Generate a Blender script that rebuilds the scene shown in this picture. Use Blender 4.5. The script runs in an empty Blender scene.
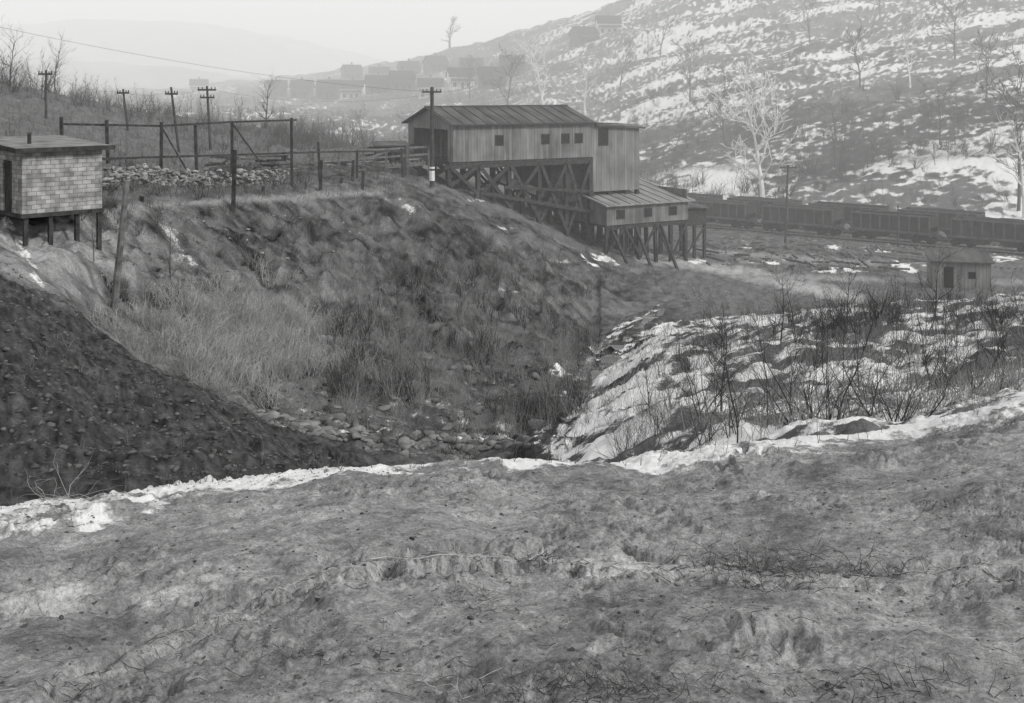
import bpy, math, random
import numpy as np
from mathutils import Vector, Matrix
random.seed(7); RNG=np.random.default_rng(7)
F=1100.0; HV=90.0
scene=bpy.context.scene
# ---------------------------------------------------------------- noise
_p=np.random.default_rng(3).permutation(256); _a=np.random.default_rng(4).random(256)*2*np.pi
def gn(x,y,s=0):
    x=x+s*17.31; y=y-s*9.77
    xi=np.floor(x).astype(int); yi=np.floor(y).astype(int); xf=x-xi; yf=y-yi
    def g(i,j):
        a=_a[_p[(_p[(xi+i)&255]+yi+j)&255]]
        return np.cos(a)*(xf-i)+np.sin(a)*(yf-j)
    sx=xf*xf*xf*(xf*(xf*6-15)+10); sy=yf*yf*yf*(yf*(yf*6-15)+10)
    n0=g(0,0)*(1-sx)+g(1,0)*sx; n1=g(0,1)*(1-sx)+g(1,1)*sx
    return (n0*(1-sy)+n1*sy)*1.5
def fbm(x,y,o=4,s=0):
    t=0;a=1
    for k in range(o):
        t=t+a*gn(x*2**k,y*2**k,s+k); a*=.5
    return t
def ss(a,b,x):
    t=np.clip((x-a)/(b-a),0,1); return t*t*(3-2*t)
# ---------------------------------------------------------------- materials
def newmat(name):
    m=bpy.data.materials.new(name); m.use_nodes=True
    nt=m.node_tree; b=nt.nodes['Principled BSDF']
    b.inputs['Roughness'].default_value=.9
    b.inputs['Specular IOR Level'].default_value=.15
    return m,nt,b
def grey(v): return (v,v*.998,v*.992,1)
def noise_mat(name,lo,hi,scale=3,detail=6,bump=.0,stretch=(1,1,1),rough=.9):
    m,nt,b=newmat(name); N=nt.nodes; L=nt.links
    tc=N.new('ShaderNodeTexCoord'); mp=N.new('ShaderNodeMapping'); mp.inputs['Scale'].default_value=stretch
    no=N.new('ShaderNodeTexNoise'); no.inputs['Scale'].default_value=scale; no.inputs['Detail'].default_value=detail
    cr=N.new('ShaderNodeValToRGB'); cr.color_ramp.elements[0].position=.3; cr.color_ramp.elements[1].position=.7
    cr.color_ramp.elements[0].color=grey(lo); cr.color_ramp.elements[1].color=grey(hi)
    L.new(tc.outputs['Object'],mp.inputs[0]); L.new(mp.outputs[0],no.inputs['Vector']); L.new(no.outputs['Fac'],cr.inputs[0]); L.new(cr.outputs[0],b.inputs['Base Color'])
    b.inputs['Roughness'].default_value=rough
    if bump:
        bp=N.new('ShaderNodeBump'); bp.inputs['Strength'].default_value=bump; bp.inputs['Distance'].default_value=.03
        L.new(no.outputs['Fac'],bp.inputs['Height']); L.new(bp.outputs[0],b.inputs['Normal'])
    return m
def board_mat(name,lo,hi,width=.25,axis='X',streak=.5):
    """vertical boards: tone per board + rain streaks + dark joints"""
    m,nt,b=newmat(name); N=nt.nodes; L=nt.links
    tc=N.new('ShaderNodeTexCoord'); sp=N.new('ShaderNodeSeparateXYZ'); L.new(tc.outputs['Object'],sp.inputs[0])
    add=N.new('ShaderNodeMath'); add.operation='ADD'
    if axis=='XY':
        L.new(sp.outputs['X'],add.inputs[0]); L.new(sp.outputs['Y'],add.inputs[1])
    else:
        L.new(sp.outputs[axis],add.inputs[0]); add.inputs[1].default_value=0
    dv=N.new('ShaderNodeMath'); dv.operation='DIVIDE'; L.new(add.outputs[0],dv.inputs[0]); dv.inputs[1].default_value=width
    fl=N.new('ShaderNodeMath'); fl.operation='FLOOR'; L.new(dv.outputs[0],fl.inputs[0])
    wn=N.new('ShaderNodeTexWhiteNoise'); wn.noise_dimensions='1D'; L.new(fl.outputs[0],wn.inputs['W'])
    fr=N.new('ShaderNodeMath'); fr.operation='FRACT'; L.new(dv.outputs[0],fr.inputs[0])
    gp=N.new('ShaderNodeMath'); gp.operation='GREATER_THAN'; gp.inputs[1].default_value=.08; L.new(fr.outputs[0],gp.inputs[0])
    mp=N.new('ShaderNodeMapping'); mp.inputs['Scale'].default_value=(3,3,.35); L.new(tc.outputs['Object'],mp.inputs[0])
    no=N.new('ShaderNodeTexNoise'); no.inputs['Scale'].default_value=1; no.inputs['Detail'].default_value=6; L.new(mp.outputs[0],no.inputs['Vector'])
    n2=N.new('ShaderNodeTexNoise'); n2.inputs['Scale'].default_value=.45; n2.inputs['Detail'].default_value=4; L.new(tc.outputs['Object'],n2.inputs['Vector'])
    a1=N.new('ShaderNodeMath'); a1.operation='MULTIPLY_ADD'; L.new(wn.outputs['Value'],a1.inputs[0]); a1.inputs[1].default_value=.35
    a2=N.new('ShaderNodeMath'); a2.operation='MULTIPLY_ADD'; L.new(no.outputs['Fac'],a2.inputs[0]); a2.inputs[1].default_value=streak*2.8; a2.inputs[2].default_value=-.65
    a3=N.new('ShaderNodeMath'); a3.operation='MULTIPLY_ADD'; L.new(n2.outputs['Fac'],a3.inputs[0]); a3.inputs[1].default_value=1.6; L.new(a2.outputs[0],a3.inputs[2])
    L.new(a3.outputs[0],a1.inputs[2])
    s=N.new('ShaderNodeMath'); s.operation='SUBTRACT'; L.new(a1.outputs[0],s.inputs[0]); s.inputs[1].default_value=.55; s.use_clamp=True
    mx=N.new('ShaderNodeMix'); mx.data_type='RGBA'; L.new(s.outputs[0],mx.inputs[0]); mx.inputs[6].default_value=grey(lo); mx.inputs[7].default_value=grey(hi)
    m2=N.new('ShaderNodeMix'); m2.data_type='RGBA'; m2.blend_type='MIX'; L.new(gp.outputs[0],m2.inputs[0]); m2.inputs[6].default_value=grey(lo*.6); L.new(mx.outputs[2],m2.inputs[7])
    L.new(m2.outputs[2],b.inputs['Base Color'])
    return m
M_wall=board_mat('weathered_boards',.09,.27,.3,'XY')
M_wall2=board_mat('grey_boards',.11,.28,.3,'XY')
M_roof=noise_mat('tin_roof',.04,.12,1.2,5,stretch=(1,.3,1))
M_roofL=noise_mat('light_tin_roof',.15,.32,1.5,5,stretch=(2,.3,1))
M_timber=noise_mat('old_timber',.025,.07,4,4)
M_timberL=noise_mat('grey_timber',.07,.18,4,4)
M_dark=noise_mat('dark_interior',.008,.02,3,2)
M_glass=noise_mat('window_dark',.012,.03,3,2,rough=.3)
M_pole=noise_mat('pole_wood',.03,.08,3,4)
M_white=noise_mat('white_paint',.55,.75,4,4)
M_steel=noise_mat('hopper_steel',.02,.05,1.3,5,rough=.7)
M_steel2=noise_mat('hopper_steel_worn',.03,.07,1.7,5,rough=.7)
M_rib=noise_mat('hopper_ribs',.06,.14,1.7,5,rough=.7)
M_rail=noise_mat('rail_steel',.2,.35,3,3,rough=.5)
M_rock=noise_mat('rock',.05,.2,2.2,6,bump=.4)
M_clod=noise_mat('clod',.10,.28,18,5,bump=.4)
M_twigD=noise_mat('dark_twigs',.03,.09,.8,3)
M_twigM=noise_mat('brush_twigs',.06,.17,.5,3)
M_twigL=noise_mat('pale_twigs',.16,.34,.5,3)
M_straw=noise_mat('dead_grass',.25,.5,.7,4)
M_bark=noise_mat('bark',.04,.10,3,4)
M_sycamore=noise_mat('pale_bark',.6,.8,1.2,4)
# ---------------------------------------------------------------- mesh helpers
def mk(name,V,Fq,mat,smooth=False,parent=None):
    V=np.asarray(V,dtype=np.float32); Fq=np.asarray(Fq,dtype=np.int32)
    me=bpy.data.meshes.new(name); n=len(V); k=Fq.shape[1]; nf=len(Fq)
    me.vertices.add(n); me.vertices.foreach_set('co',V.ravel())
    me.loops.add(nf*k); me.loops.foreach_set('vertex_index',Fq.ravel())
    me.polygons.add(nf); me.polygons.foreach_set('loop_start',np.arange(0,nf*k,k,dtype=np.int32))
    if smooth: me.polygons.foreach_set('use_smooth',np.ones(nf,dtype=bool))
    me.update(calc_edges=True)
    me.materials.append(mat)
    o=bpy.data.objects.new(name,me); scene.collection.objects.link(o)
    if parent: o.parent=parent
    return o
def empty(name,loc=(0,0,0),rot=0):
    e=bpy.data.objects.new(name,None); e.location=loc; e.rotation_euler=(0,0,rot); scene.collection.objects.link(e); return e
class MB:
    def __init__(s): s.v=[]; s.f=[]
    def poly(s,vs,fs):
        o=len(s.v); s.v+= [tuple(p) for p in vs]; s.f+=[tuple(o+i for i in f) for f in fs]
    def box(s,x0,x1,y0,y1,z0,z1):
        s.poly([(x0,y0,z0),(x1,y0,z0),(x1,y1,z0),(x0,y1,z0),(x0,y0,z1),(x1,y0,z1),(x1,y1,z1),(x0,y1,z1)],
               [(0,3,2,1),(4,5,6,7),(0,1,5,4),(1,2,6,5),(2,3,7,6),(3,0,4,7)])
    def hexa(s,b,t):
        s.poly(list(b)+list(t),[(0,3,2,1),(4,5,6,7),(0,1,5,4),(1,2,6,5),(2,3,7,6),(3,0,4,7)])
    def beam(s,p0,p1,w=.2,h=None):
        h=h or w; p0=Vector(p0);p1=Vector(p1); d=(p1-p0)
        if d.length<1e-5: return
        d.normalize(); up=Vector((0,0,1)) if abs(d.z)<.95 else Vector((1,0,0))
        a=d.cross(up).normalized()*(w/2); b=a.cross(d).normalized()*(h/2)
        s.hexa([p0-a-b,p0+a-b,p0+a+b,p0-a+b],[p1-a-b,p1+a-b,p1+a+b,p1-a+b])
    def cyl(s,p0,p1,r0,r1=None,n=8):
        r1=r1 if r1 is not None else r0; p0=Vector(p0);p1=Vector(p1); d=(p1-p0).normalized()
        up=Vector((0,0,1)) if abs(d.z)<.95 else Vector((1,0,0)); a=d.cross(up).normalized(); b=a.cross(d)
        vs=[]
        for p,r in ((p0,r0),(p1,r1)):
            for i in range(n):
                t=2*math.pi*i/n; vs.append(p+a*math.cos(t)*r+b*math.sin(t)*r)
        s.poly(vs,[(i,(i+1)%n,n+(i+1)%n,n+i) for i in range(n)]+[tuple(range(n))[::-1],tuple(range(n,2*n))])
    def make(s,name,mat,parent=None,smooth=False):
        me=bpy.data.meshes.new(name); me.from_pydata(s.v,[],s.f); me.materials.append(mat)
        o=bpy.data.objects.new(name,me); scene.collection.objects.link(o)
        if parent: o.parent=parent
        return o
def segmesh(name,S,mat,parent=None):
    """S: (N,8) p0 p1 r0 r1"""
    S=np.asarray(S,dtype=np.float64); p0=S[:,0:3];p1=S[:,3:6]; d=p1-p0; l=np.linalg.norm(d,axis=1,keepdims=True)+1e-9; d=d/l
    ref=np.where(np.abs(d[:,2:3])<.9,np.array([[0,0,1.]]),np.array([[1.,0,0]]))
    a=np.cross(d,ref); a/=np.linalg.norm(a,axis=1,keepdims=True); b=np.cross(a,d)
    V=np.zeros((len(S),6,3))
    for i in range(3):
        t=2*np.pi*i/3; off=a*np.cos(t)+b*np.sin(t)
        V[:,i]=p0+off*S[:,6:7]; V[:,i+3]=p1+off*S[:,7:8]
    base=np.arange(len(S))[:,None,None]*6
    q=np.array([[0,1,4,3],[1,2,5,4],[2,0,3,5]])[None]
    return mk(name,V.reshape(-1,3),(base+q).reshape(-1,4),mat,parent=parent)
# ---------------------------------------------------------------- terrain control net (bearing u, distance Y, sight v)
U=[-400,-100,0,60,120,200,300,380,440,500,560,600,650,700,800,900,1024,1150,1450]
R=[]  # (Y list, v list, n samples to the next row)
def row(Y,V,n):
    if not isinstance(Y,list): Y=[Y]*19
    R.append((Y,V,n))
row(-14,None,8); row(1.0,None,16); row(3.2,None,330)
row([8,8,8,8.1,8.3,8.6,9,9.2,9.4,9.5,9.6,9.7,9.9,10.1,10.6,11,12,12.5,13],
    [530,515,503,496,488,478,467,462,460,460,460,460,458,453,444,430,394,383,368],60)
row([14]*9+[14.5,15,15,15,15,15,15.5,16,16,16],
    [540,540,530,525,520,515,515,520,525,525,520,510,490,475,455,440,400,393,383],80)
row([38,36,34,33,32,31,29,27,26,27,27,26,25,25,25,25,25,25,25],
    [230,245,265,300,348,385,440,470,478,470,465,450,430,410,395,385,365,350,330],70)
row([42,41,38,37,37,37,37,37,37,38,42,54,66,62,62,62,62,62,62],
    [225,225,245,290,365,400,418,430,438,438,415,375,335,327,312,303,292,285,275],80)
row([46,45,41,41,43,46,52,58,62,66,66,74,84,84,80,80,80,80,80],
    [205,208,228,245,270,300,315,310,310,320,335,332,305,305,320,325,325,325,325],80)
row([52,50,46,45,50,58,72,84,89,92,95,95,97,100,100,100,100,100,100],
    [195,198,208,222,210,205,195,178,190,216,245,265,275,275,280,284,284,284,284],50)
row([62,60,56,58,62,72,88,102,103,104,108,110,112,114,118,120,117,117,117],
    [170,175,185,190,185,178,168,165,180,200,225,240,250,252,253,254,258,258,258],60)
row([95,92,92,95,98,105,115,122,130,135,140,142,145,145,141,133,127,124,120],
    [40,60,82,92,106,118,135,150,165,185,205,215,222,226,231,240,247,252,256],36)
row([160,150,150,150,150,160,170,170,165,165,165,165,163,160,154,145,141,138,136],
    [90,100,115,125,135,150,160,170,180,190,200,205,210,213,218,226,229,230,230],44)
row([240,240,240,240,240,240,240,230,215,205,195,190,185,180,172,165,160,158,156],
    [120,130,132,134,135,140,145,158,170,178,186,187,185,182,182,176,165,155,145],60)
row([380,380,380,380,380,380,360,340,310,285,265,255,240,230,215,205,200,200,200],
    [98,100,102,104,105,108,110,112,115,120,122,125,122,118,108,98,85,75,60],60)
row([600,600,590,580,560,520,500,470,430,400,380,365,345,330,310,300,290,290,290],
    [90,92,93,94,94,94,92,88,82,75,65,60,52,46,36,28,15,5,-10],60)
row([800,800,800,800,800,760,700,620,560,520,500,480,470,460,450,440,430,430,430],
    [88,89,90,90,88,84,76,64,52,34,16,3,-12,-25,-40,-50,-60,-70,-90],12)
row([1100]*19,[92]*10+[60]*9,8)
row([4000]*19,[93]*19,1)
ug=np.concatenate([np.arange(-400,-60,10.),np.arange(-60,1084,1.6),np.arange(1084,1451,10.)])
nu=len(ug)
YC=[];ZC=[]
def smooth_u(a):
    ur=np.arange(-400,1452,2.); r=np.interp(ur,U,a); k=np.exp(-.5*(np.arange(-20,21)*2/12.)**2); k/=k.sum()
    r=np.convolve(np.pad(r,20,mode='edge'),k,'valid'); return np.interp(ug,ur,r)
for Y,Vv,n in R:
    y=smooth_u(Y)
    if Vv is None: z={-14:-1.3,1.0:-1.55,3.2:-1.9}[Y[0]]*np.ones(nu)
    else: z=-(smooth_u(Vv)-HV)/F*y
    YC.append(y);ZC.append(z)
rowsY=[];rowsZ=[];seg=[]
for j in range(len(R)-1):
    n=R[j][2]
    for k in range(n):
        t=k/n; rowsY.append(YC[j]*(1-t)+YC[j+1]*t); rowsZ.append(ZC[j]*(1-t)+ZC[j+1]*t); seg.append(j+t)
rowsY.append(YC[-1]);rowsZ.append(ZC[-1]);seg.append(len(R)-1)
YY=np.array(rowsY);ZZ=np.array(rowsZ);SEG=np.array(seg)[:,None]*np.ones((1,nu))
def smr(A,h):
    k=np.hanning(2*h+3)[1:-1];k/=k.sum(); P=np.pad(A,((h,h),(0,0)),mode='edge'); o=np.zeros_like(A)
    for i,w in enumerate(k): o+=w*P[i:i+A.shape[0]]
    return o
YY=smr(YY,7);ZZ=smr(ZZ,7)
UU=ug[None,:]*np.ones_like(YY)
off=np.where(UU<-60,-(-60-UU)/340*9,np.where(UU>1084,(UU-1084)/366*9,0))
XX=(UU-512)/F*np.maximum(YY,2.6)+off
near=1-ss(11,16,YY)
farw=ss(120,260,YY)
wx=XX+fbm(XX*1.1,YY*1.1,2,70)*.35; wy=YY+fbm(XX*1.1,YY*1.1,2,75)*.35
dz=near*(fbm(XX*.5,YY*.5,3,1)*.08+fbm(XX*2.3,YY*2.3,4,2)*.028+fbm(XX*11,YY*11,3,3)*.010)
pm=ss(-.3,.35,fbm(XX*.7,YY*.7,3,30))
dz+=near*pm*(np.maximum(fbm(wx*7,wy*7,3,31),0)*.045-np.maximum(fbm(wx*3.4,wy*4.2,2,35)-.22,0)*.11+np.abs(gn(wx*22,wy*22,37))*.016)
mid=(1-near)*(1-farw)
gul=1-np.abs(gn(XX*.35+YY*.12,YY*.08,5))*2
dz+=mid*(fbm(XX*.25,YY*.25,3,4)*.28+fbm(XX*1.2,YY*1.2,4,6)*.16)
bank=ss(6.1,6.6,SEG)*(1-ss(7.7,8,SEG))*(UU<600)
dz+=bank*(-np.clip(gul,0,1)*.4+fbm(XX*.9,YY*.3,3,8)*.28)
dz+=farw*(fbm(XX*.03,YY*.03,4,9)*2.2*ss(150,300,YY)+fbm(XX*.15,YY*.15,3,10)*.6)
flat=ss(9.2,10,SEG)*(1-ss(10.6,11,SEG))*(UU>640)
dz*=1-.8*flat
ZZ=ZZ+dz
VV=HV-F*ZZ/np.maximum(YY,.5)
def ground(x,y):
    u=512+F*x/y; i=int(np.clip(np.searchsorted(ug,u),0,nu-1)); return float(np.interp(y,YY[:,i],ZZ[:,i]))
def site(u,Y):
    x=(u-512)/F*Y; return x,Y,ground(x,Y)
def pt(u,v,Y): return ((u-512)/F*Y,Y,-(v-HV)/F*Y)
# ---- ground cover attributes
def seg_d(u0,v0,u1,v1):
    dx,dy=u1-u0,v1-v0; t=np.clip(((UU-u0)*dx+(VV-v0)*dy)/(dx*dx+dy*dy),0,1)
    return np.hypot(UU-u0-t*dx,VV-v0-t*dy)
def ell(u,v,a,b): return np.hypot((UU-u)/a,(VV-v)/b)
n1=fbm(XX*.9,YY*.9,4,20); n2=fbm(XX*.22,YY*.22,4,21); n3=fbm(XX*.05,YY*.05,4,22); n4=fbm(XX*4,YY*4,4,23)
nhill=fbm(XX*.03+YY*.004,YY*.07,5,24); nfine=fbm(XX*.35,YY*.5,4,25); nff=fbm(XX*.9,YY*.5,3,26)
snow=np.zeros_like(YY)
edgeV=np.interp(UU,U,R[3][1]); edgeY=np.interp(UU,U,R[3][0])
# foreground lip snow: broken band
w=np.interp(UU,[-400,0,100,200,300,400,500,620,640,760,850,900,960,1024],[2.3,2.2,2.0,1.7,1.3,.9,.8,.6,1.0,1.6,1.3,1.3,2.0,2.6])
dl=(edgeY-YY)/w
lip=(1-ss(.35,1.05,dl))*(YY<edgeY+2.2)
lipbreak=np.interp(UU,[0,220,300,600,660,1024],[.0,.0,.20,.28,.05,.0])
snow=np.maximum(snow,np.clip(lip*1.0+n4*.55+n1*.7-.22*ss(-.1,.3,dl)-lipbreak,0,1)*(lip>0)*(YY<15)*(YY>4.8))
rb=ss(640,860,UU)*(SEG>3.02)*(SEG<=5.0)
snow=np.maximum(snow,rb*np.clip(.66+n1*.8+n2*.5+n4*.3,0,1))
bnd=np.interp(VV,[335,360,400,455],[648,606,572,556])
rs=ss(-10,10,UU-bnd+n1*14)*(SEG>3.9)*(SEG<6.3)
snow=np.maximum(snow,rs*np.clip(.38+n1*.8+n2*.8+nff*.5+.38*(1-ss(650,760,UU)),0,1))
snow=np.maximum(snow,(1-ss(.4,1,np.abs(SEG-6.0)/.2+n1*.6))*ss(680,780,UU)*np.clip(.75+n2+nff*.4,0,1))
def patches(lst,cap):
    global snow
    for (u,v,a,b) in lst:
        snow=np.maximum(snow,cap*np.clip(1.15-ell(u,v,a,b)+nfine*1.2+n1*1.0,0,1)*(SEG>5.2)*(SEG<10.5))
patches([(598,356,20,7),(572,400,16,10),(620,345,16,6),(560,372,10,6),(560,425,12,8),(485,437,26,6),(505,428,14,4),(590,380,12,6),(603,259,18,5),(842,269,18,4),(905,267,14,6),(832,246,10,3),(1000,258,22,4),(960,248,20,3),(770,262,14,2),(700,262,16,2),(880,250,14,2),(745,247,12,2)],1)
patches([(415,209,20,4),(402,199,12,2),(507,228,8,3),(516,290,16,3),(560,262,14,2),(470,200,16,2)],.62)
rk=np.clip(1.2-ell(400,420,170,28),0,1)*(SEG>5.3)*(SEG<6.3); snow=np.maximum(snow,rk*np.clip(n1*1.3+n4*.4-.05,0,1))
hb=ss(10.9,11.1,SEG)*(1-ss(12.0,12.35,SEG))*ss(600,690,UU)
snow=np.maximum(snow,hb*np.clip(.64+n3*1.1+nfine*.9+nff*.5,0,1))
dk=ss(12.0,12.35,SEG)*(1-ss(12.7,13.1,SEG))
hl=ss(12.7,13.1,SEG)
snow=np.maximum(snow,dk*np.clip(.04+n3*.9+nfine*.8+nff*.6+.35*ss(850,1000,UU),0,1))
snow=np.maximum(snow,hl*np.clip(.36+nhill*.9+nfine*.5+nff*.8,0,1)*ss(400,620,UU))
snow=np.maximum(snow,ss(10.5,11.5,SEG)*np.clip(.05+n3*.6+nfine*.6+nff*.6,0,1)*(1-ss(480,640,UU))*.8)
snow=np.maximum(snow,(SEG<7.8)*(SEG>5)*np.clip(1.1-seg_d(5,218,42,285)/5+n1*1.2,0,1)*.6)
snow=np.maximum(snow,(SEG<8)*(SEG>6)*np.clip(.9-seg_d(165,225,222,298)/7+n1*1.2,0,1)*.55)
snow=np.clip(snow,0,1)
tone=.13+.03*n1
fg=near
nmic=fbm(XX*14,YY*14,3,61)
tone=tone*(1-fg)+fg*(.262+.07*fbm(XX*.6,YY*.6,3,40)+.06*n4+.05*fbm(XX*1.8,YY*1.8,3,44)+.04*nmic)
md=ss(3.15,3.6,SEG)*(1-ss(5.0,5.3,SEG))*(1-ss(330,520,UU))
tone=tone*(1-md)+md*(.055+.05*n4+.02*n1)
bk=ss(5.0,5.3,SEG)*(1-ss(8.0,8.3,SEG))*(1-ss(600,700,UU))
tone=tone*(1-bk)+bk*(.105+.06*n2+.09*n1+.03*n4)
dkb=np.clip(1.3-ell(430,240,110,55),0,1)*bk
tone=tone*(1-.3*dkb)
lg=np.clip(1.35-ell(60,250,90,42)+n1*.3,0,1)*(SEG>4.95)*(SEG<8); tone=tone*(1-lg)+lg*(.24+.09*n1)
lg=np.clip(1.3-ell(230,345,90,50)+n1*.3,0,1)*(SEG>5.9)*(SEG<8); tone=tone*(1-lg)+lg*(.20+.09*n1)
st=np.clip(1.2-seg_d(120,207,380,192)/4+n1*.2,0,1)*(SEG>7.4)*(SEG<9); tone=tone*(1-st)+st*.24
yard=ss(8.6,9,SEG)*(1-ss(10.7,11,SEG))*ss(620,680,UU); tone=tone*(1-yard)+yard*(.10+.07*n1+.04*nff)
for (a0_,a1_,a2_,a3_,w_,t_) in ((640,257,740,272,5,.36),(740,272,860,300,7,.36),(735,276,1024,283,3,.26),(690,250,880,264,2.2,.26),(740,262,930,262,2,.24)):
    st=np.clip(1.35-seg_d(a0_,a1_,a2_,a3_)/w_+n1*.4,0,1)*(SEG>7)*(SEG<10.2); tone=tone*(1-st)+st*t_
cd=np.minimum(np.minimum(seg_d(545,440,572,400),seg_d(572,400,600,368)),np.minimum(seg_d(600,368,622,338),seg_d(622,338,672,312)))+n1*3
ce=(np.abs(cd-9)<5)*(SEG>5.2)*(SEG<8.3)*(UU<660); snow=np.maximum(snow,ce*np.clip(.45+n1*1.3+nff*.4,0,1))
ck=np.clip(1.2-cd/5,0,1)*(SEG>5.2)*(SEG<8.3)
tone=tone*(1-ck)+ck*.07; snow*=1-ck
tone=np.where(SEG>11.9,.13+.06*n3+.06*nfine+.04*nff,tone)
tone=np.where((SEG>12)&(SEG<13),tone*.65,tone)
rut=np.minimum.reduce([seg_d(60,690,230,610),seg_d(230,610,330,570),seg_d(330,570,450,556),seg_d(450,556,640,566),seg_d(640,566,900,580),seg_d(900,580,1030,560)])
rr=np.clip(1-(rut+n4*14+n1*10)/11,0,1)*near
tone+=rr*.11; ZZ-=np.clip(1-(np.abs(rut-9)+n4*6)/6,0,1)*near*.045
pl=np.clip(1-(seg_d(-60,640,60,590)+n1*22+n4*8)/20,0,1)*near; tone+=pl*.14
pl=np.clip(1-(seg_d(150,600,260,560)+n1*26+n4*10)/16,0,1)*near; tone+=pl*.09
tone=np.clip(tone,.02,.5)
idx=np.arange(YY.size).reshape(YY.shape)
Fq=np.stack([idx[:-1,:-1],idx[:-1,1:],idx[1:,1:],idx[1:,:-1]],-1).reshape(-1,4)
# ground material
m,nt,b=newmat('ground'); N=nt.nodes; L=nt.links
at=N.new('ShaderNodeAttribute'); at.attribute_name='cover'
sp=N.new('ShaderNodeSeparateColor'); L.new(at.outputs['Color'],sp.inputs[0])
tc=N.new('ShaderNodeTexCoord')
def nz(sc,det=6,rough=.6):
    n=N.new('ShaderNodeTexNoise'); n.inputs['Scale'].default_value=sc; n.inputs['Detail'].default_value=det; n.inputs['Roughness'].default_value=rough; L.new(tc.outputs['Object'],n.inputs['Vector']); return n.outputs['Fac']
def mth(op,a,b_,c=None,clamp=False):
    n=N.new('ShaderNodeMath'); n.operation=op; n.use_clamp=clamp
    for i,v in enumerate((a,b_,c)):
        if v is None: continue
        if hasattr(v,'links') : L.new(v,n.inputs[i])
        else: n.inputs[i].default_value=v
    return n.outputs[0]
nA=nz(1.3); nB=nz(9,8,.7); nC=nz(45,6,.7); nD=nz(170,3,.6)
fac=mth('MULTIPLY_ADD',nA,.8,.6); fac2=mth('MULTIPLY_ADD',nB,2.0,.0); fac3=mth('MULTIPLY_ADD',nC,2.2,-.1); fac4=mth('MULTIPLY_ADD',nD,1.2,.4)
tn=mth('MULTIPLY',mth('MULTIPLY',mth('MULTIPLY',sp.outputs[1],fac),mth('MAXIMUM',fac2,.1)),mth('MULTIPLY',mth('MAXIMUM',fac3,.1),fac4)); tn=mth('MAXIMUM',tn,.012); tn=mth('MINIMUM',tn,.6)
sm=mth('ADD',sp.outputs[0],mth('MULTIPLY_ADD',nB,1.5,-.75)); sm=mth('ADD',sm,mth('MULTIPLY_ADD',nA,.5,-.25)); sm=mth('ADD',sm,mth('MULTIPLY_ADD',nC,.8,-.4))
sm=mth('MULTIPLY_ADD',sm,3.0,-1.15,True)
cmb=N.new('ShaderNodeCombineColor')
for i in range(3): L.new(tn,cmb.inputs[i])
snc=mth('MULTIPLY_ADD',nC,.22,.66); cm2=N.new('ShaderNodeCombineColor')
for i in range(3): L.new(snc,cm2.inputs[i])
sn=N.new('ShaderNodeMix'); sn.data_type='RGBA'; L.new(sm,sn.inputs[0]); L.new(cmb.outputs[0],sn.inputs[6]); L.new(cm2.outputs[0],sn.inputs[7])
L.new(sn.outputs[2],b.inputs['Base Color'])
hgt=mth('ADD',mth('MULTIPLY',nB,1.0),mth('MULTIPLY',nC,.3)); hgt=mth('ADD',hgt,mth('MULTIPLY',sm,.25))
bp=N.new('ShaderNodeBump'); bp.inputs['Strength'].default_value=.8; bp.inputs['Distance'].default_value=.05
L.new(hgt,bp.inputs['Height']); L.new(bp.outputs[0],b.inputs['Normal']); b.inputs['Roughness'].default_value=1; b.inputs['Specular IOR Level'].default_value=.05
ter=mk('ground_terrain',np.stack([XX,YY,ZZ],-1).reshape(-1,3),Fq,m,smooth=True)
ca=ter.data.color_attributes.new('cover','FLOAT_COLOR','POINT')
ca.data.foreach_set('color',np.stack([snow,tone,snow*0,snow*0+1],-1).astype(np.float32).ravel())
# ---- creek: narrow ribbon of water in the ravine bottom
mw,ntw,bw_=newmat('creek_water'); bw_.inputs['Base Color'].default_value=(.03,.03,.03,1); bw_.inputs['Roughness'].default_value=.12; bw_.inputs['Specular IOR Level'].default_value=.8
nw=ntw.nodes.new('ShaderNodeTexNoise'); nw.inputs['Scale'].default_value=3; bpw=ntw.nodes.new('ShaderNodeBump'); bpw.inputs['Strength'].default_value=.3; bpw.inputs['Distance'].default_value=.02
ntw.links.new(nw.outputs['Fac'],bpw.inputs['Height']); ntw.links.new(bpw.outputs[0],bw_.inputs['Normal'])
cp=[]
for k in range(90):
    t=k/89; u_=np.interp(t,[0,.2,.4,.6,.8,1],[540,568,584,606,628,664])+2.2*math.sin(k*.45); Y_=np.interp(t,[0,.2,.4,.6,.8,1],[38,43,50,58,67,79]); x,y,z=site(u_,Y_); cp.append((x,y,z))
V_=[];F_=[]
for k,(x,y,z) in enumerate(cp):
    x2,y2,_=cp[min(k+1,89)]; x1,y1,_=cp[max(k-1,0)]; dx,dy=x2-x1,y2-y1; l=math.hypot(dx,dy); nx,ny=-dy/l,dx/l; wd=.32+.2*math.sin(k*.7)+.1*math.sin(k*1.9)
    zz=max(ground(x+nx*wd*.6,y+ny*wd*.6),ground(x-nx*wd*.6,y-ny*wd*.6),z)+.02
    V_+=[(x+nx*wd,y+ny*wd,zz),(x-nx*wd,y-ny*wd,zz)]
    if k: F_.append((2*k-2,2*k-1,2*k+1,2*k))
mk('creek_water',V_,F_,mw,True)
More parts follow.
